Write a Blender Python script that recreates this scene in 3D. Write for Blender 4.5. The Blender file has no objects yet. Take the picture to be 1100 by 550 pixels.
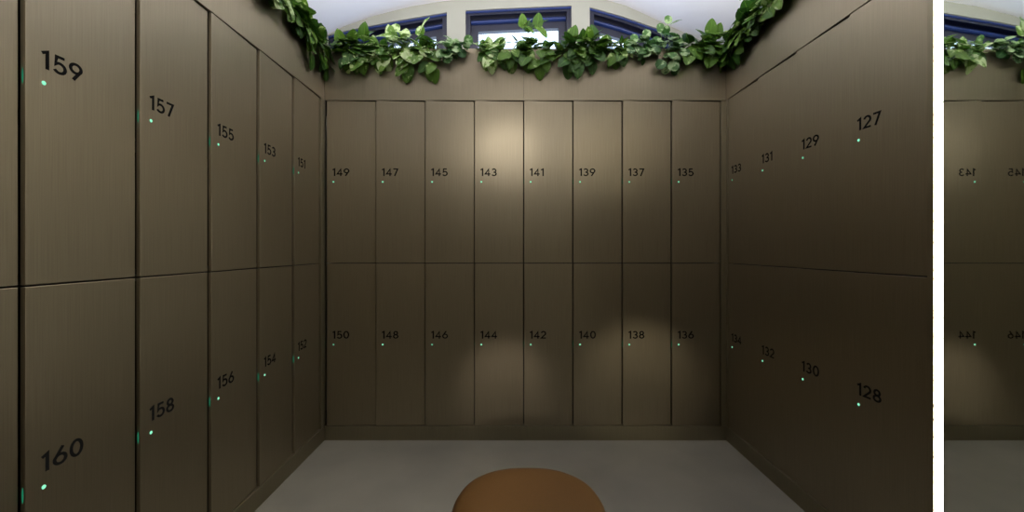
import bpy, bmesh, math, random
from mathutils import Vector, Matrix

# ------------------------------------------------------------------ camera
S = bpy.context.scene
C = S.collection
PI = math.pi
F = 446.0            # focal length in pixels of the 1100 x 550 frame
CAM_Z = 1.166
cam_data = bpy.data.cameras.new('camera')
cam = bpy.data.objects.new('camera', cam_data)
C.objects.link(cam)
cam.location = (0, 0, CAM_Z)
cam.rotation_euler = (PI / 2, 0, 0)
cam_data.sensor_width = 36
cam_data.lens = 36 * F / 1100
cam_data.shift_x = -(552 - 550) / 1100
cam_data.shift_y = (267 - 275) / 1100
cam_data.clip_start = 0.02
S.camera = cam

# ------------------------------------------------------------------ exposure, sky
S.view_settings.view_transform = 'Standard'
S.view_settings.look = 'None'
S.view_settings.gamma = 1
S.view_settings.use_curve_mapping = False
S.view_settings.exposure = 0.0
S.cycles.use_denoising = True
S.cycles.max_bounces = 8
S.cycles.sample_clamp_indirect = 4
world = bpy.data.worlds.new('sky')
S.world = world
world.use_nodes = True
wn = world.node_tree.nodes
wn['Background'].inputs['Color'].default_value = (0.60, 0.76, 1.0, 1)
wn['Background'].inputs['Strength'].default_value = 3.0

# ------------------------------------------------------------------ lamps out of view, most of them added for brightness
def area(name, loc, target, size, power, color, size_y=None, spread=PI):
    d = bpy.data.lights.new(name, 'AREA')
    d.energy = power; d.color = color; d.size = size; d.spread = spread
    if size_y: d.shape = 'RECTANGLE'; d.size_y = size_y
    o = bpy.data.objects.new(name, d); C.objects.link(o)
    o.location = loc
    o.rotation_euler = (Vector(target) - Vector(loc)).to_track_quat('-Z', 'Y').to_euler()
    return o

def spot(name, loc, target, power, color, angle, blend=1.0, radius=0.05):
    d = bpy.data.lights.new(name, 'SPOT')
    d.energy = power; d.color = color; d.spot_size = math.radians(angle)
    d.spot_blend = blend; d.shadow_soft_size = radius
    o = bpy.data.objects.new(name, d); C.objects.link(o)
    o.location = loc
    o.rotation_euler = (Vector(target) - Vector(loc)).to_track_quat('-Z', 'Y').to_euler()
    return o

area('added_ceiling_fill', (0.07, 2.0, 2.44), (0.07, 2.10, 3.25), 2.3, 34, (1.0, 0.96, 0.96), 0.12)  # added unseen light, brightens the ceiling by the windows
area('added_rear_fill', (0.07, -0.6, 2.30), (0.07, -0.4, 3.1), 1.8, 12, (1.0, 0.98, 0.95), 0.6)  # added unseen fill for general ambience
area('added_rear_wash', (0.07, -1.6, 2.72), (0.07, -1.7, 0), 0.6, 20, (1.0, 0.95, 0.86))  # added so the metal has a lit rear room to reflect
spot('added_left_wash', (0.95, 1.45, 2.50), (-1.15, 1.10, -0.05), 130, (1.0, 0.95, 0.82), 60, 1.0, .15)  # added unseen spot that washes the left lockers
spot('spotlight_high', (-0.12, -0.7, 2.75), (-0.03, 2.52, 1.74), 60, (1.0, 0.96, 0.93), 9, 1.0, .06)
spot('added_wide_beam', (-0.05, -0.7, 2.72), (0.04, 2.52, 1.72), 42, (1.0, 0.96, 0.92), 21, 1.0, .10)  # second beam added to broaden the highlight on the back doors
spot('added_glow_high_right', (1.0, -0.6, 2.6), (0.66, 2.52, 1.76), 15, (1.0, 0.88, 0.66), 15, 1.0, .05)  # added spot standing in for the light strip's warm reflection
spot('added_low_patch', (-0.1, -0.6, 0.92), (-0.05, 2.52, 0.27), 170, (1.0, 0.88, 0.78), 14, 1.0, .05)  # added spot, makes the lower bright patch on the back doors
spot('added_low_patch_right', (1.0, -0.6, 0.72), (0.76, 2.52, 0.28), 72, (1.0, 0.90, 0.70), 18, 1.0, .05)  # added spot, makes the warm lower patch further right

# ------------------------------------------------------------------ materials
def mat(name, color=(.8, .8, .8), rough=.5, metal=0.0, **kw):
    m = bpy.data.materials.new(name); m.use_nodes = True
    b = m.node_tree.nodes['Principled BSDF']
    b.inputs['Base Color'].default_value = (*color, 1)
    b.inputs['Roughness'].default_value = rough
    b.inputs['Metallic'].default_value = metal
    for k, v in kw.items():
        b.inputs[k.replace('_', ' ')].default_value = v
    return m

def nodes(m):
    return m.node_tree.nodes, m.node_tree.links, m.node_tree.nodes['Principled BSDF']

def noise_bump(m, scale=(50, 50, 50), strength=.1, dist=.001, detail=3, vary=None, rough=None):
    N, L, b = nodes(m)
    tc = N.new('ShaderNodeTexCoord'); mp = N.new('ShaderNodeMapping')
    mp.inputs['Scale'].default_value = scale
    L.new(tc.outputs['Object'], mp.inputs['Vector'])
    nz = N.new('ShaderNodeTexNoise'); nz.inputs['Scale'].default_value = 1; nz.inputs['Detail'].default_value = detail
    L.new(mp.outputs['Vector'], nz.inputs['Vector'])
    bp = N.new('ShaderNodeBump'); bp.inputs['Strength'].default_value = strength; bp.inputs['Distance'].default_value = dist
    L.new(nz.outputs['Fac'], bp.inputs['Height']); L.new(bp.outputs['Normal'], b.inputs['Normal'])
    if vary:
        r = N.new('ShaderNodeValToRGB')
        r.color_ramp.elements[0].position = .3; r.color_ramp.elements[1].position = .7
        r.color_ramp.elements[0].color = (*vary[0], 1); r.color_ramp.elements[1].color = (*vary[1], 1)
        L.new(nz.outputs['Fac'], r.inputs['Fac']); L.new(r.outputs['Color'], b.inputs['Base Color'])
    if rough:
        mr = N.new('ShaderNodeMapRange')
        mr.inputs['To Min'].default_value = rough[0]; mr.inputs['To Max'].default_value = rough[1]
        L.new(nz.outputs['Fac'], mr.inputs['Value']); L.new(mr.outputs['Result'], b.inputs['Roughness'])
    return nz

def brushed(name, c0, c1, r0, r1):
    m = mat(name, c0, .4, 1.0)
    noise_bump(m, (420, 420, 5), .12, .0006, 4, vary=(c0, c1), rough=(r0, r1))
    N, L, b = nodes(m)
    b.inputs['Anisotropic'].default_value = .65
    b.inputs['Anisotropic Rotation'].default_value = .25
    t = N.new('ShaderNodeCombineXYZ'); t.inputs[2].default_value = 1
    L.new(t.outputs[0], b.inputs['Tangent'])
    return m

M = {}
M['bronze'] = brushed('brushed bronze metal', (.276, .236, .164), (.330, .283, .200), .40, .50)
M['bronze_plain'] = brushed('bronze metal trim', (.25, .22, .15), (.30, .265, .18), .42, .52)
M['carcass'] = mat('dark cabinet inside', (.02, .016, .011), .7)
M['ink'] = mat('black number print', (.004, .004, .004), .8, 0, Specular_IOR_Level=.1)
M['floor'] = mat('grey resin floor', (.27, .255, .235), .42)
noise_bump(M['floor'], (3, 3, 3), .08, .002, 6, vary=((.130, .124, .106), (.168, .160, .134)))
M['ceiling'] = mat('lilac white plaster', (.88, .88, .94), .8)
noise_bump(M['ceiling'], (20, 20, 20), .05, .002)
M['plaster'] = mat('cream plaster', (.38, .385, .33), .8)
noise_bump(M['plaster'], (25, 25, 25), .08, .002)
M['rear'] = mat('beige plaster', (.30, .26, .20), .8)
noise_bump(M['rear'], (25, 25, 25), .08, .002)
M['navy'] = mat('navy gloss paint', (.0035, .005, .022), .28, 0, Coat_Weight=.2, Coat_Roughness=.12)
noise_bump(M['navy'], (60, 60, 60), .03, .001)
M['blue'] = mat('painted blue sky sheen', (.02, .04, .16), .3)  # sky reflection on the window heads, put into the colour
M['mirror'] = mat('silvered glass', (.80, .84, .78), .015, 1.0)
M['alu'] = mat('anodised aluminium', (.45, .43, .38), .35, 1.0)
M['soil'] = mat('potting soil', (.03, .02, .012), .95)
noise_bump(M['soil'], (80, 80, 80), .8, .01, 4, vary=((.018, .012, .008), (.05, .035, .022)))
M['pouf'] = mat('tan brown upholstery', (.17, .068, .009), .7, 0, Specular_IOR_Level=.2)
noise_bump(M['pouf'], (260, 260, 260), .2, .0008, 3, vary=((.050, .022, .0024), (.062, .027, .003)))
M['black'] = mat('black plastic', (.015, .015, .015), .4)

def emit(name, col, s):
    m = mat(name, (.02, .02, .02), .5)
    b = m.node_tree.nodes['Principled BSDF']
    b.inputs['Emission Color'].default_value = (*col, 1)
    b.inputs['Emission Strength'].default_value = s
    return m
M['led'] = emit('white light diffuser', (1.0, .96, .86), 150.0)
M['green'] = emit('mint status light', (.28, 1.0, .62), 1.0)
M['green_edge'] = emit('green latch light', (.01, .45, .22), .38)

def leaf_mat(name, dark, light, cream, amount):
    m = mat(name, dark, .48, 0, Specular_IOR_Level=.25)
    N, L, b = nodes(m)
    at = N.new('ShaderNodeAttribute'); at.attribute_name = 'leaf'     # r across, g along, b random per leaf
    sp = N.new('ShaderNodeSeparateColor'); L.new(at.outputs['Color'], sp.inputs[0])
    tc = N.new('ShaderNodeTexCoord')
    nz = N.new('ShaderNodeTexNoise'); nz.inputs['Scale'].default_value = 26; nz.inputs['Detail'].default_value = 2
    L.new(tc.outputs['Object'], nz.inputs['Vector'])
    mx = N.new('ShaderNodeMixRGB'); mx.inputs[1].default_value = (*dark, 1); mx.inputs[2].default_value = (*light, 1)
    L.new(sp.outputs[2], mx.inputs[0])
    add = N.new('ShaderNodeMath'); add.operation = 'ADD'
    L.new(nz.outputs['Fac'], add.inputs[0])
    ml = N.new('ShaderNodeMath'); ml.operation = 'MULTIPLY'; ml.inputs[1].default_value = .22
    L.new(sp.outputs[2], ml.inputs[0]); L.new(ml.outputs[0], add.inputs[1])
    rp = N.new('ShaderNodeValToRGB')
    rp.color_ramp.elements[0].position = amount; rp.color_ramp.elements[0].color = (0, 0, 0, 1)
    rp.color_ramp.elements[1].position = amount + .07; rp.color_ramp.elements[1].color = (1, 1, 1, 1)
    L.new(add.outputs[0], rp.inputs['Fac'])
    m2 = N.new('ShaderNodeMixRGB'); m2.inputs[2].default_value = (*cream, 1)
    L.new(rp.outputs['Color'], m2.inputs[0]); L.new(mx.outputs[0], m2.inputs[1])
    # pale midrib
    rb = N.new('ShaderNodeMath'); rb.operation = 'LESS_THAN'; rb.inputs[1].default_value = .05
    L.new(sp.outputs[0], rb.inputs[0])
    rbm = N.new('ShaderNodeMath'); rbm.operation = 'MULTIPLY'; rbm.inputs[1].default_value = .45
    L.new(rb.outputs[0], rbm.inputs[0])
    m3 = N.new('ShaderNodeMixRGB'); m3.inputs[2].default_value = (*[min(1, c * 1.6) for c in light], 1)
    L.new(rbm.outputs[0], m3.inputs[0]); L.new(m2.outputs[0], m3.inputs[1])
    L.new(m3.outputs[0], b.inputs['Base Color'])
    tr = N.new('ShaderNodeBsdfTranslucent'); L.new(m3.outputs[0], tr.inputs['Color'])
    ms = N.new('ShaderNodeMixShader'); ms.inputs[0].default_value = .28
    out = N['Material Output']
    L.new(b.outputs[0], ms.inputs[1]); L.new(tr.outputs[0], ms.inputs[2]); L.new(ms.outputs[0], out.inputs[0])
    return m
M['leaf_green'] = leaf_mat('pothos leaf', (.016, .062, .008), (.095, .195, .020), (.38, .50, .18), .78)
M['leaf_pale'] = leaf_mat('variegated leaf', (.040, .12, .016), (.15, .27, .04), (.50, .62, .30), .64)
M['leaf_round'] = leaf_mat('silvery round leaf', (.025, .085, .022), (.08, .18, .045), (.32, .45, .22), .62)
M['stem'] = mat('green plant stem', (.13, .22, .05), .5)

g = bpy.data.materials.new('window glass'); g.use_nodes = True
N, L = g.node_tree.nodes, g.node_tree.links
N.clear()
o_ = N.new('ShaderNodeOutputMaterial'); a_ = N.new('ShaderNodeBsdfTransparent'); b_ = N.new('ShaderNodeBsdfGlossy')
b_.inputs['Roughness'].default_value = .02
x_ = N.new('ShaderNodeMixShader'); x_.inputs[0].default_value = .08
L.new(a_.outputs[0], x_.inputs[1]); L.new(b_.outputs[0], x_.inputs[2]); L.new(x_.outputs[0], o_.inputs[0])
M['glass'] = g

# ------------------------------------------------------------------ helpers
def obj(name, bm, m, parent=None, smooth=False, kind=None):
    me = bpy.data.meshes.new(name)
    bmesh.ops.recalc_face_normals(bm, faces=bm.faces)
    bm.to_mesh(me); bm.free()
    if smooth:
        for p in me.polygons: p.use_smooth = True
    me.materials.append(m)
    o = bpy.data.objects.new(name, me); C.objects.link(o)
    if parent: o.parent = parent
    if kind: o['kind'] = kind
    return o

def struct(name, bm, m, **k):
    return obj(name, bm, m, kind='structure', **k)

def box(bm, x0, y0, z0, x1, y1, z1, bevel=0):
    r = bmesh.ops.create_cube(bm, size=1)
    vs = r['verts']
    for v in vs:
        v.co = Vector((x0 if v.co.x < 0 else x1, y0 if v.co.y < 0 else y1, z0 if v.co.z < 0 else z1))
    if bevel:
        es = list({e for v in vs for e in v.link_edges})
        bmesh.ops.bevel(bm, geom=es, offset=bevel, segments=2, affect='EDGES', profile=.5)
    return bm

def boxes(*specs, bevel=0):
    bm = bmesh.new()
    for s in specs: box(bm, *s, bevel=bevel)
    return bm

def tube(bm, pts, r, seg=6):
    rings = []
    n = len(pts)
    for i, p in enumerate(pts):
        p = Vector(p)
        d = (Vector(pts[min(i + 1, n - 1)]) - Vector(pts[max(i - 1, 0)])).normalized()
        u = d.cross(Vector((.3, .2, 1))).normalized(); v = d.cross(u)
        rr = r * (1 - .4 * i / n)
        rings.append([bm.verts.new(p + (u * math.cos(a) + v * math.sin(a)) * rr) for a in (2 * PI * k / seg for k in range(seg))])
    for a, b in zip(rings, rings[1:]):
        for k in range(seg): bm.faces.new((a[k], a[(k + 1) % seg], b[(k + 1) % seg], b[k]))
    bm.faces.new(rings[0][::-1]); bm.faces.new(rings[-1])

def thing(name, label, cat, loc=(0, 0, 0), rz=0, group=None):
    o = bpy.data.objects.new(name, None); C.objects.link(o)
    o.empty_display_size = .1
    o.location = loc; o.rotation_euler = (0, 0, rz)
    o['label'] = label; o['category'] = cat
    if group: o['group'] = group
    return o

# ------------------------------------------------------------------ room
D = 2.524           # plane of the back lockers
XL, XR = -1.150, 1.290
YW = 3.00           # window wall
YB = -3.0
WL, WR = -1.50, 1.64
TOP = 2.066         # top of the locker doors
FT = 2.382          # top of the planter front
def wp(px, py):     # point of the window wall
    k = YW / F
    return ((px - 552) * k, CAM_Z + (267 - py) * k)

ARCH = [(WL, 2.50), wp(330, 50), wp(345, 41), wp(369, 28.5), wp(402, 17), wp(442, 6.8), wp(478, 1), wp(520, -3.5), wp(575, -6),
        wp(625, -4), wp(650, -.5), wp(672, 6), wp(691, 14.5), wp(713, 25), wp(735, 35), wp(760, 47), (WR, 2.42)]

struct('floor', boxes((WL - .1, YB - .1, -.1, WR + .1, YW + .1, 0)), M['floor'])

def ceiling():
    bm = bmesh.new()
    ys = [YB - .1, -1.5, 0, 1.5, YW]
    lo = [[bm.verts.new((x, y, z)) for x, z in ARCH] for y in ys]
    hi = [[bm.verts.new((x, y, z + .12)) for x, z in ARCH] for y in ys]
    for j in range(len(ys) - 1):
        for i in range(len(ARCH) - 1):
            bm.faces.new((lo[j][i], lo[j][i + 1], lo[j + 1][i + 1], lo[j + 1][i]))
            bm.faces.new((hi[j][i], hi[j + 1][i], hi[j + 1][i + 1], hi[j][i + 1]))
        bm.faces.new((lo[j][0], lo[j + 1][0], hi[j + 1][0], hi[j][0]))
        bm.faces.new((lo[j][-1], hi[j][-1], hi[j + 1][-1], lo[j + 1][-1]))
    for i in range(len(ARCH) - 1):
        bm.faces.new((lo[0][i], hi[0][i], hi[0][i + 1], lo[0][i + 1]))
        bm.faces.new((lo[-1][i], lo[-1][i + 1], hi[-1][i + 1], hi[-1][i]))
    o = struct('ceiling', bm, M['ceiling'], smooth=True)
    md = o.modifiers.new('edge_split', 'EDGE_SPLIT'); md.split_angle = math.radians(50)
ceiling()

WB = 2.20           # hidden lower edge of the windows
WIN = [
    [wp(352, 38), wp(371, 33), wp(424, 22.5), wp(480, 13.2)],
    [wp(500, 11.2), wp(540, 9), wp(614, 5.8)],
    [wp(633.5, 7.5), wp(670, 18), wp(707, 31), wp(735, 42)],
]
def outline(top):
    return [(top[0][0], WB)] + list(top) + [(top[-1][0], WB)]

def inset(poly, d):
    out = []; n = len(poly)
    for i in range(n):
        p0, p1, p2 = Vector(poly[i - 1]), Vector(poly[i]), Vector(poly[(i + 1) % n])
        e1, e2 = (p1 - p0).normalized(), (p2 - p1).normalized()
        n1, n2 = Vector((e1.y, -e1.x)), Vector((e2.y, -e2.x))   # inward for a clockwise outline
        b = (n1 + n2).normalized()
        out.append(tuple(p1 + b * d / max(.3, b.dot(n1))))
    return out

def wall_with_holes():
    bm = bmesh.new()
    def loop(pts):
        vs = [bm.verts.new((x, YW, z)) for x, z in pts]
        return [bm.edges.new((vs[i], vs[(i + 1) % len(vs)])) for i in range(len(vs))]
    es = loop([(WL, 0)] + ARCH + [(WR, 0)])
    for t in WIN: es += loop(outline(t))
    bmesh.ops.triangle_fill(bm, edges=es, use_beauty=True, use_dissolve=False)
    r = bmesh.ops.extrude_face_region(bm, geom=list(bm.faces))
    for v in r['geom']:
        if isinstance(v, bmesh.types.BMVert): v.co.y += .16
    struct('wall_back', bm, M['plaster'])
wall_with_holes()

def ring(outer, inner, y0, y1, bev=.006):
    bm = bmesh.new(); n = len(outer)
    A = [[bm.verts.new((x, y, z)) for x, z in pts] for pts, y in ((outer, y0), (inner, y0), (inner, y1), (outer, y1))]
    for i in range(n):
        j = (i + 1) % n
        for k in range(4):
            bm.faces.new((A[k][i], A[k][j], A[(k + 1) % 4][j], A[(k + 1) % 4][i]))
    es = [e for e in bm.edges if abs(e.verts[0].co.y - y0) < 1e-6 and abs(e.verts[1].co.y - y0) < 1e-6
          and (e.calc_face_angle(0) > 1)]
    bmesh.ops.bevel(bm, geom=es, offset=bev, segments=3, affect='EDGES', profile=.5)
    return bm

def head_sheen(top, a, b, y0, y1):
    """a rounded bar of painted sheen that follows the head of a window, a..b metres below its top line"""
    bm = bmesh.new(); secs = []
    n = 8; cy, ry, rz = y1, y1 - y0, (b - a) / 2
    for x, z in top:
        zc = z - (a + b) / 2
        secs.append([bm.verts.new((x, cy - ry * math.sin(PI * q / n), zc + rz * math.cos(PI * q / n))) for q in range(n + 1)])
    for p, q in zip(secs, secs[1:]):
        for m in range(n): bm.faces.new((p[m], p[m + 1], q[m + 1], q[m]))
        bm.faces.new((p[n], p[0], q[0], q[n]))
    bm.faces.new(secs[0][::-1]); bm.faces.new(secs[-1])
    return bm

for k, t in enumerate(WIN):
    o0 = outline(t)
    o1 = inset(o0, .034)
    o2 = [(x, z - (.040 if z > WB + .1 else 0)) for x, z in inset(o0, .088)]
    root = thing('window_%d' % (k + 1), 'x', 'x')
    del root['label']; del root['category']
    root['kind'] = 'structure'
    obj('outer_frame', ring(o0, o1, YW + .012, YW + .145), M['navy'], root)
    obj('sash', ring(inset(o0, .033), o2, YW + .060, YW + .100, .008), M['navy'], root)
    tp = [(x + (.002 if q == 0 else -.002 if q == len(t) - 1 else 0), z) for q, (x, z) in enumerate(t)]
    obj('head_sheen', head_sheen(tp, .001, .018, YW + .002, YW + .013), M['blue'], root)  # blue strip painting in the sky's reflection
    ti = inset(o0, .036)[1:-1]
    obj('head_sheen', head_sheen(ti, .014, .044, YW + .036, YW + .061), M['blue'], root)
    i2 = [(x, z - (.030 if z > WB + .1 else 0)) for x, z in inset(o0, .082)]
    bm = bmesh.new()
    f = bm.faces.new([bm.verts.new((x, YW + .085, z)) for x, z in i2])
    r = bmesh.ops.extrude_face_region(bm, geom=[f])
    for v in r['geom']:
        if isinstance(v, bmesh.types.BMVert): v.co.y += .006
    obj('pane', bm, M['glass'], root)

struct('wall_left', boxes((WL - .1, YB, 0, WL, YW + .16, 2.62)), M['rear'])
struct('wall_right', boxes((WR, YB, 0, WR + .1, YW + .16, 2.54)), M['rear'])
struct('wall_front', boxes((WL, YB - .1, 0, WR, YB, 3.0)), M['rear'])

# bronze cladding beyond the numbered doors, kick boards and corner posts
struct('trim_1', boxes((WL, YB, 0, XL, .670, TOP)), M['bronze_plain'])
struct('trim_2', boxes((XL - .06, 2.4795, .088, XL, D + .02, TOP), bevel=.001), M['bronze_plain'])
struct('trim_3', boxes((1.2615, D, .088, XR + .02, D + .05, TOP), bevel=.001), M['bronze_plain'])
struct('trim_4', boxes((XR, 2.5015, .088, XR + .05, D - .001, TOP), bevel=.001), M['bronze_plain'])
struct('trim_5', boxes((XR, 1.2760, .0, WR, 1.2965, TOP), bevel=.001), M['bronze_plain'])
struct('baseboard_back', boxes((XL, D, 0, XR + .03, D + .03, .086), bevel=.001), M['bronze_plain'])
struct('baseboard_left', boxes((XL - .03, .672, 0, XL, D + .03, .086), bevel=.001), M['bronze_plain'])
struct('baseboard_right', boxes((XR, 1.2970, 0, XR + .03, D - .001, .086), bevel=.001), M['bronze_plain'])

# ------------------------------------------------------------------ digits, drawn as monoline strokes
def arc(cx, cy, rx, ry, a0, a1, n=18):
    return [(cx + rx * math.cos(math.radians(a0 + (a1 - a0) * i / n)), cy + ry * math.sin(math.radians(a0 + (a1 - a0) * i / n))) for i in range(n + 1)]
DIG = {
    '0': (.72, [arc(.32, .5, .25, .43, 90, 450, 28)]),
    '1': (.47, [[(.03, .80), (.25, .93), (.25, .0)]]),
    '2': (.68, [arc(.29, .67, .23, .26, 165, -30, 16) + [(.05, .07), (.56, .07)]]),
    '3': (.68, [arc(.27, .71, .20, .22, 155, -90, 14)[:-1] + [(.27, .50), (.22, .50)], [(.22, .50), (.27, .50)] + arc(.27, .285, .235, .215, 80, -155, 16)]),
    '4': (.72, [[(.43, .0), (.43, .90), (.05, .27), (.62, .27)]]),
    '5': (.68, [[(.50, .93), (.15, .93), (.11, .51)] + arc(.28, .33, .25, .265, 125, -150, 18)]),
    '6': (.70, [arc(.31, .32, .25, .25, 90, 450, 24), [(.43, .98), (.12, .47), (.08, .40)]]),
    '7': (.62, [[(.03, .93), (.51, .93), (.18, .0)]]),
    '8': (.70, [arc(.30, .725, .19, .205, 90, 450, 22), arc(.30, .285, .235, .215, 90, 450, 24)]),
    '9': (.70, [arc(.31, .68, .25, .25, 90, 450, 24), [(.54, .60), (.50, .53), (.19, .02)]]),
}
def ribbon(bm, pts, w, M4):
    P = [Vector(p) for p in pts]
    closed = (P[0] - P[-1]).length < 1e-4
    if closed: P = P[:-1]
    n = len(P); Lp, Rp = [], []
    for i in range(n):
        a = P[i - 1] if (i > 0 or closed) else None
        b = P[(i + 1) % n] if (i < n - 1 or closed) else None
        d1 = (P[i] - a).normalized() if a is not None else None
        d2 = (b - P[i]).normalized() if b is not None else None
        if d1 is None: d1 = d2
        if d2 is None: d2 = d1
        n1, n2 = Vector((-d1.y, d1.x)), Vector((-d2.y, d2.x))
        m = (n1 + n2).normalized(); k = w / 2 / max(.45, m.dot(n1))
        Lp.append(P[i] + m * k); Rp.append(P[i] - m * k)
    def V(p, y): return bm.verts.new(M4 @ Vector((p.x, y, p.y)))
    A = [(V(Lp[i], -1), V(Rp[i], -1), V(Lp[i], 0), V(Rp[i], 0)) for i in range(n)]
    for i in range(n if closed else n - 1):
        a, b = A[i], A[(i + 1) % n]
        bm.faces.new((a[0], a[1], b[1], b[0])); bm.faces.new((a[2], b[2], b[3], a[3]))
        bm.faces.new((a[0], b[0], b[2], a[2])); bm.faces.new((a[1], a[3], b[3], b[1]))
    if not closed:
        bm.faces.new((A[0][0], A[0][2], A[0][3], A[0][1])); bm.faces.new((A[-1][0], A[-1][1], A[-1][3], A[-1][2]))

def number_mesh(s, x, z, h):
    bm = bmesh.new(); cx = x
    for ch in s:
        adv, st = DIG[ch]
        m4 = Matrix.Translation((cx, 0, z)) @ Matrix.Diagonal((h * 1.18, .0007, h, 1))
        for pts in st: ribbon(bm, pts, .150, m4)
        cx += adv * h * 1.24
    return bm

# ------------------------------------------------------------------ lockers
PITCH = .30
LZ = [.088, 1.0775]         # base of the lower and of the upper tier
LH = .9885
G2 = .0026
REC = .0105                 # the right edge of every door stands back by this much
TH = .0125
door_w = PITCH - 2 * G2
tilt = math.asin(REC / door_w)

def door_bm():
    bm = bmesh.new()
    box(bm, 0, 0, .0018, door_w, TH, LH - .0018, bevel=.0012)
    return bm
def body_bm():
    t = .012; y0 = .032; y1 = .31
    return boxes((.001, y0, .001, t, y1, LH - .001), (PITCH - t, y0, .001, PITCH - .001, y1, LH - .001),
                 (t, y0, .001, PITCH - t, y1, t), (t, y0, LH - t, PITCH - t, y1, LH - .001),
                 (t, y1 - .008, t, PITCH - t, y1, LH - t), (t, y0 + .1, .45, PITCH - t, y1 - .008, .462))
def disc_bm():
    bm = bmesh.new()
    r = bmesh.ops.create_uvsphere(bm, u_segments=16, v_segments=8, radius=1)
    for v in bm.verts: v.co = Vector((v.co.x * .0052 + .0395, v.co.y * .0016, v.co.z * .0052 + .494))
    return bm
def edge_bm():
    bm = bmesh.new()
    bmesh.ops.create_uvsphere(bm, u_segments=12, v_segments=10, radius=1)
    for v in bm.verts: v.co = Vector((v.co.x * .0008, v.co.y * .0022 + .0066, v.co.z * .019 + .496))
    return bm
proto = {}
def locker(num, wall, tier, left, name_wall, group, number=True):
    z = LZ[tier]
    if wall == 'back': loc, rz = (left, D, z), 0
    elif wall == 'left': loc, rz = (XL, left, z), PI / 2
    else: loc, rz = (XR, left, z), -PI / 2
    pos = 'upper' if tier else 'lower'
    if number: label = 'bronze metal locker numbered %s in the %s row on the %s wall' % (num, pos, name_wall)
    else: label = 'bronze metal locker cut off by the left frame edge, %s row beside locker %s' % (pos, '159' if tier else '160')
    t = thing('locker', label, 'locker', loc, rz, group)
    if not proto:
        proto['body'] = obj('cabinet_body', body_bm(), M['carcass'], t)
        proto['door'] = obj('door', door_bm(), M['bronze'], t)
        proto['dot'] = obj('indicator_light', disc_bm(), M['green'], proto['door'], smooth=True)
        proto['edge'] = obj('latch_light', edge_bm(), M['green_edge'], proto['door'], smooth=True)
        proto['door'].location = (G2, 0, 0); proto['door'].rotation_euler = (0, 0, tilt)
        door = proto['door']
    else:
        b = proto['body'].copy(); C.objects.link(b); b.parent = t
        door = proto['door'].copy(); C.objects.link(door); door.parent = t
        for k in ('dot', 'edge'):
            c = proto[k].copy(); C.objects.link(c); c.parent = door
    if number:
        obj('number', number_mesh(str(num), .0335, .5300, .0462), M['ink'], door)
    return t

GB = 'numbered bronze lockers on the back wall'
for i in range(8):
    for tier in (1, 0):
        locker(149 - 2 * i + (0 if tier else 1), 'back', tier, -1.1400 + PITCH * i, 'back', GB)
for i in range(5):
    for tier in (1, 0):
        locker(159 - 2 * i + (0 if tier else 1), 'left', tier, .975 + .3005 * i, 'left', 'numbered bronze lockers on the left wall')
for tier in (1, 0):
    locker(0, 'left', tier, .6745, 'left', 'numbered bronze lockers on the left wall', number=False)
for i in range(4):
    for tier in (1, 0):
        locker(133 - 2 * i + (0 if tier else 1), 'right', tier, 2.499 - .3005 * i, 'right', 'numbered bronze lockers on the right wall')

# ------------------------------------------------------------------ mirror and light strip
mt = thing('wall_mirror', 'tall frameless mirror at the right reflecting lockers 143 to 146', 'mirror', (1.303, .2215, 0))
obj('mirror_glass', boxes((0, -1.3, .012, .006, 1.0455, 2.55), bevel=.0008), M['mirror'], mt)
obj('backing_board', boxes((.007, -1.3, .012, .030, 1.0455, 2.42)), M['black'], mt)
ls = thing('light_strip', 'vertical glowing white light strip between right lockers and mirror', 'light', (1.303, 1.2705, 0))
obj('channel', boxes((.0005, -.0032, .0, .016, .0045, 2.42), bevel=.001), M['alu'], ls)
bm = bmesh.new(); sec = [(-.0095 * math.sin(PI * k / 10) ** .8, -.0032 + .0077 * k / 10) for k in range(11)]
lo = [bm.verts.new((x, y, .006)) for x, y in sec]; hi = [bm.verts.new((x, y, 2.41)) for x, y in sec]
for k in range(10): bm.faces.new((lo[k], lo[k + 1], hi[k + 1], hi[k]))
bm.faces.new((lo[10], lo[0], hi[0], hi[10])); bm.faces.new(lo); bm.faces.new(hi[::-1])
obj('diffuser', bm, M['led'], ls, smooth=False)

# ------------------------------------------------------------------ planter troughs above the lockers
def planter(name_label, pts_front, pts_soil):
    t = thing('planter_trough', name_label, 'planter', (0, 0, 0))
    return t
PB = thing('planter_trough', 'long bronze planter box on top of the back wall lockers', 'planter', (0, D, TOP), 0, 'bronze planter boxes above the lockers')
w = XR - XL
obj('front_panel', boxes((XL, 0, .001, .0595, .012, FT - TOP), (.0605, 0, .001, XR, .012, FT - TOP), bevel=.001), M['bronze'], PB)
obj('trough', boxes((XL, .012, .001, XR, .30, .02), (XL, .29, .02, XR, .30, .24), (XL, .012, .02, XL + .01, .29, .24), (XR - .01, .012, .02, XR, .29, .24)), M['black'], PB)
obj('soil', boxes((XL + .01, .012, .02, XR - .01, .29, .225)), M['soil'], PB, kind='stuff')
PL = thing('planter_trough', 'bronze planter box above the left wall lockers 151 to 159', 'planter', (XL, 0, TOP), 0, 'bronze planter boxes above the lockers')
obj('front_panel', boxes((-.012, YB + .01, .001, 0, D - .001, FT - TOP), bevel=.001), M['bronze'], PL)
obj('trough', boxes((-.31, YB + .01, .001, -.012, D + .3, .02), (-.31, YB + .01, .02, -.30, D + .3, .24)), M['black'], PL)
obj('soil', boxes((-.30, YB + .02, .02, -.012, D + .29, .225)), M['soil'], PL, kind='stuff')
PR = thing('planter_trough', 'bronze planter box above the right wall lockers 127 to 133', 'planter', (XR, 0, TOP), 0, 'bronze planter boxes above the lockers')
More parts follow.
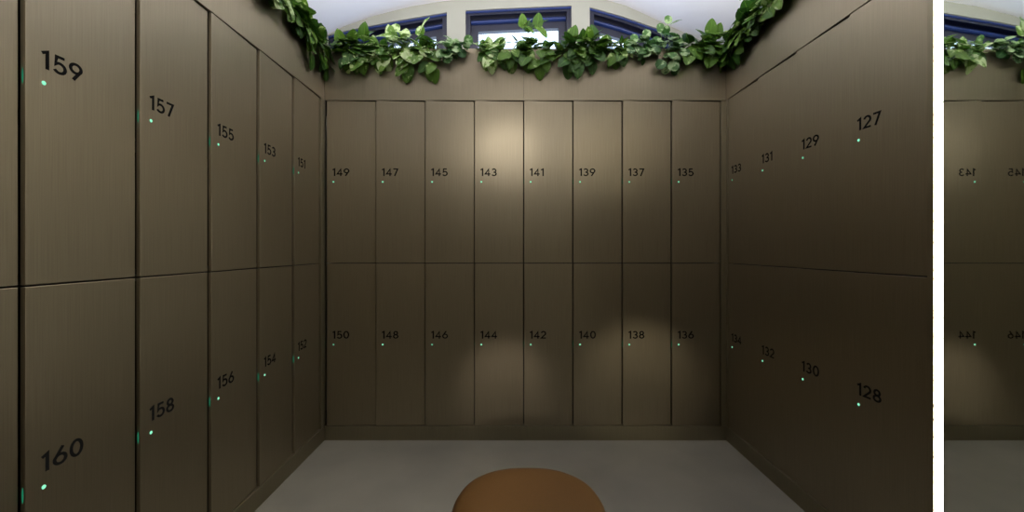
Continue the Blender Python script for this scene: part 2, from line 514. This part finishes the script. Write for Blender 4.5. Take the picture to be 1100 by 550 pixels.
obj('front_panel', boxes((0, 1.277, .001, .012, D - .001, FT - TOP), bevel=.001), M['bronze'], PR)
obj('trough', boxes((.012, 1.277, .001, .31, D + .3, .02), (.30, 1.277, .02, .31, D + .3, .24)), M['black'], PR)
obj('soil', boxes((.012, 1.28, .02, .30, D + .29, .225)), M['soil'], PR, kind='stuff')

# ------------------------------------------------------------------ pouf
def pouf():
    cx, cy, a, H, e = .043, 1.195, .228, .44, 2.4
    t = thing('round_pouf', 'orange brown upholstered pouf with rounded top on the grey floor', 'pouf', (cx, cy, 0))
    n = 72
    prof = [(0, 1.0), (.35, 1.0), (.62, .998), (.76, .993), (.86, .98), (.93, .955), (.975, .92), (.995, .87), (1.0, .80), (1.0, .74)]
    bm = bmesh.new(); rings = []
    def sup(th, r):
        c, s = math.cos(th), math.sin(th)
        return (r * a * math.copysign(abs(c) ** (2 / e), c), r * a * math.copysign(abs(s) ** (2 / e), s))
    def lathe(prof, cap_top, cap_bot):
        bm = bmesh.new(); rings = []
        for r, z in prof:
            rings.append([bm.verts.new((*sup(2 * PI * k / n, max(r, .002)), z * H)) for k in range(n)])
        for p, q in zip(rings, rings[1:]):
            for k in range(n): bm.faces.new((p[k], p[(k + 1) % n], q[(k + 1) % n], q[k]))
        if cap_top: bm.faces.new(rings[0])
        if cap_bot: bm.faces.new(rings[-1][::-1])
        return bm
    obj('cushion', lathe(prof, True, True), M['pouf'], t, smooth=True)
    obj('body', lathe([(.98, .739), (.985, .70), (.975, .4), (.955, .1), (.94, .06), (.90, .052)], True, True), M['pouf'], t, smooth=True)
    obj('piping', lathe([(.985, .748), (1.010, .745), (1.014, .740), (1.010, .733), (.985, .730)], True, True), M['pouf'], t, smooth=True)
    obj('base', lathe([(.86, .052), (.86, .004), (.84, .0)], True, True), M['black'], t, smooth=False)
pouf()

# ------------------------------------------------------------------ trailing plants
def add_leaf(bm, lay, p, d, up, size, rnd, kind, rng):
    d = d.normalized()
    side = d.cross(up)
    if side.length < 1e-3: side = d.cross(Vector((1, 0, 0)))
    side.normalize(); nrm = side.cross(d).normalized()
    nu, nv = 8, 3
    curl = rng.uniform(.1, .45); fold = rng.uniform(.05, .28)
    grid = []
    for i in range(nu + 1):
        u = i / nu
        if kind == 'round': wd = .47 * math.sqrt(max(0, 1 - (2 * u - 1) ** 2)) ** .9
        elif kind == 'long': wd = .27 * math.sin(PI * min(1, u ** .8)) ** .9
        else: wd = .45 * (math.sin(PI * u ** .60)) ** .62 * (1 - .12 * u)
        row = []
        for j in range(-nv, nv + 1):
            s = j / nv
            back = -.14 * abs(s) * (1 - u) ** 3 * 2 if kind == 'heart' else 0
            x = s * wd * size
            y = (u + back) * size
            z = (abs(s) * wd * fold - curl * u * u * .6 + .02 * math.sin(u * 9 + s * 4)) * size
            row.append(bm.verts.new(p + d * y + side * x + nrm * z))
        grid.append(row)
    for i in range(nu):
        for j in range(2 * nv):
            try: f = bm.faces.new((grid[i][j], grid[i][j + 1], grid[i + 1][j + 1], grid[i + 1][j]))
            except ValueError: continue
            vals = [(abs(j - nv) / nv, i / nu), (abs(j + 1 - nv) / nv, i / nu), (abs(j + 1 - nv) / nv, (i + 1) / nu), (abs(j - nv) / nv, (i + 1) / nu)]
            for lp, (sv, uv) in zip(f.loops, vals): lp[lay] = (sv, uv, rnd, 1)

def plant(wall, pos, up, hang, nv, size, mk, kind, label, seed, spread=.11, name='trailing_plant', dens=1.0):
    """pos: place along the trough; up / hang: height above and drop below the rim in metres"""
    rng = random.Random(seed)
    if wall == 'back': base = Vector((pos, D + .07, FT - .06)); out = Vector((0, -1, 0)); al = Vector((1, 0, 0))
    elif wall == 'left': base = Vector((XL - .07, pos, FT - .06)); out = Vector((1, 0, 0)); al = Vector((0, 1, 0))
    else: base = Vector((XR + .07, pos, FT - .06)); out = Vector((-1, 0, 0)); al = Vector((0, 1, 0))
    t = thing(name, label, 'plant', base - Vector((0, 0, .03)), 0, 'green plants trailing over the planter boxes')
    o0 = Vector(t.location)
    bl = bmesh.new(); lay = bl.loops.layers.float_color.new('leaf')
    bs = bmesh.new()
    Z = Vector((0, 0, 1))
    rim = .06
    for k in range(nv):
        hanging = (k % 2 == 0) and hang > .03
        off = rng.uniform(-1, 1) * spread
        if hanging:
            h = hang * rng.uniform(.55, 1.0) if k else hang
            P = [base, base + al * off * .3 + out * .03 + Z * .06, base + al * off * .7 + out * .078 + Z * (rim + .022),
                 base + al * off + out * (.095 + rng.uniform(0, .02)) + Z * (rim - h * .35), base + al * off * 1.05 + out * (.09 + rng.uniform(0, .015)) + Z * (rim - max(h - size * .55, h * .45))]
        else:
            h = up * rng.uniform(.5, 1.0) if k > 1 else up
            P = [base, base + al * off * .4 + out * rng.uniform(-.05, .03) + Z * h * .35,
                 base + al * off * .8 + out * rng.uniform(-.04, .05) + Z * (h * .7), base + al * off + out * rng.uniform(-.03, .06) + Z * (rim + h - size * .4)]
        # sample a smooth path
        pts = []
        m = len(P)
        for i in range(m - 1):
            p0, p1, p2, p3 = P[max(i - 1, 0)], P[i], P[i + 1], P[min(i + 2, m - 1)]
            for q in range(4):
                s = q / 4
                pts.append(.5 * ((2 * p1) + (p2 - p0) * s + (2 * p0 - 5 * p1 + 4 * p2 - p3) * s * s + (3 * p1 - p0 - 3 * p2 + p3) * s ** 3))
        pts.append(P[-1])
        tube(bs, [p - o0 for p in pts], .0022)
        step = max(1, int(round(2.6 / dens)))
        for i in range(2, len(pts), step):
            p = pts[i]
            sgn = 1 if (i // step) % 2 else -1
            az = rng.uniform(-.9, .9)
            if hanging and i > 8:
                d = (out * rng.uniform(.15, .6) + al * (sgn * rng.uniform(.2, .9)) - Z * rng.uniform(.5, 1.1))
                upv = out + Z * .3
            else:
                d = (out * rng.uniform(.0, 1.0) + al * (sgn * rng.uniform(.3, 1.0)) + Z * rng.uniform(-.5, .55))
                upv = Z + out * rng.uniform(.2, .9)
            d.normalize()
            pet = d * size * rng.uniform(.15, .45) + Z * size * .12
            q = p + pet
            lim = (q - base).dot(out)
            if (q.z < FT + .01) and lim < .082: q += out * (.086 - lim)     # keep clear of the panel
            dd = d.copy()
            if q.z < FT + .03 and dd.dot(out) < .12: dd += out * (.15 - dd.dot(out))
            tube(bs, [p - o0, (p + q) / 2 + Z * .004 - o0, q - o0], .0012, 5)
            sz = size * rng.uniform(.7, 1.12)
            add_leaf(bl, lay, q - o0, dd, upv, sz, rng.random(), kind, rng)
        # end leaf
        p = pts[-1]; dd = (pts[-1] - pts[-2]).normalized() + out * .25
        if hanging and (p - base).dot(out) < .085: p = p + out * .01
        add_leaf(bl, lay, p - o0, dd, out + Z * .2, size * rng.uniform(.8, 1.1), rng.random(), kind, rng)
    # keep every vertex of the foliage in front of the panel when below the rim, and below the ceiling
    for v in list(bl.verts) + list(bs.verts):
        w_ = v.co + o0
        a = (w_ - base).dot(out)
        if w_.z < FT + .004 and .055 < a < .0725: v.co += out * (.0735 - a)
        w_ = v.co + o0
        if w_.y > YW - .01: v.co.y -= w_.y - (YW - .01)
    obj('stem', bs, M['stem'], t, smooth=True)
    f = obj('foliage', bl, M[mk], t, smooth=True)
    return t

def bx(px): return (px - 552) / 176.7
PLANTS = [
    # wall, place, up, hang, vines, size, material, leaf, label
    ('left', 1.78, .16, .05, 7, .095, 'leaf_green', 'heart', 'green heart-leaved trailing plant on the left planter nearest the camera'),
    ('left', 2.02, .23, .07, 10, .105, 'leaf_pale', 'heart', 'pale variegated trailing plant on the left planter at top of the photo'),
    ('left', 2.22, .21, .10, 10, .100, 'leaf_green', 'heart', 'bushy green trailing plant hanging over left planter above locker 151'),
    ('left', 2.40, .13, .19, 9, .088, 'leaf_green', 'heart', 'dark green trailing plant filling the left corner above locker 149'),
    ('back', bx(374), .11, .14, 9, .100, 'leaf_green', 'heart', 'green plant with an upright pointed leaf just right of the left corner'),
    ('back', bx(402), .04, .13, 8, .090, 'leaf_pale', 'heart', 'low pale green trailing plant above locker 147'),
    ('back', bx(436), .18, .17, 8, .095, 'leaf_pale', 'heart', 'tall variegated trailing plant above the gap of lockers 147 and 145'),
    ('back', bx(455), .05, .20, 5, .085, 'leaf_green', 'heart', 'green plant trailing in a long tongue above locker 145'),
    ('back', bx(487), .08, .08, 8, .072, 'leaf_round', 'round', 'small round-leaved plant in front of the cream pier left of middle window'),
    ('back', bx(527), .07, .13, 6, .085, 'leaf_pale', 'heart', 'small heart-leaved plant below the left half of the middle window'),
    ('back', bx(568), .21, .16, 9, .088, 'leaf_green', 'heart', 'tallest climbing plant in front of the middle window centre'),
    ('back', bx(600), .13, .08, 6, .085, 'leaf_green', 'heart', 'green leafy plant at the right end of the middle window'),
    ('back', bx(629), .09, .16, 8, .092, 'leaf_green', 'heart', 'dense dark green plant hanging above locker 139'),
    ('back', bx(650), .12, .10, 8, .085, 'leaf_green', 'heart', 'broad-leaved green plant at the left end of the right window'),
    ('back', bx(672), .07, .11, 6, .065, 'leaf_green', 'long', 'narrow-leaved sprig hanging above the gap of lockers 139 and 137'),
    ('back', bx(696), .10, .04, 9, .068, 'leaf_round', 'round', 'silvery round-leaved plant in front of the right window'),
    ('back', bx(728), .22, .15, 7, .075, 'leaf_round', 'round', 'round-leaved plant with upright sprig right of the right window'),
    ('back', bx(756), .16, .10, 9, .100, 'leaf_green', 'heart', 'leafy green plant on the back planter above locker 135'),
    ('right', 2.42, .22, .15, 11, .105, 'leaf_green', 'heart', 'dark green trailing plant filling the right corner above locker 133'),
    ('right', 2.24, .24, .10, 10, .110, 'leaf_green', 'heart', 'large-leaved green plant on the right planter next to the corner plant'),
    ('right', 2.05, .20, .06, 8, .095, 'leaf_pale', 'heart', 'variegated plant on the right planter at top of the photo'),
    ('right', 1.88, .12, .05, 7, .085, 'leaf_green', 'heart', 'green trailing plant on the right planter nearest the camera'),
]
for i, (wl, ps, up, hg, nv, sz, mk, kd, lb) in enumerate(PLANTS):
    plant(wl, ps, up, hg, nv, sz * .88, mk, kd, lb, 100 + i * 7)
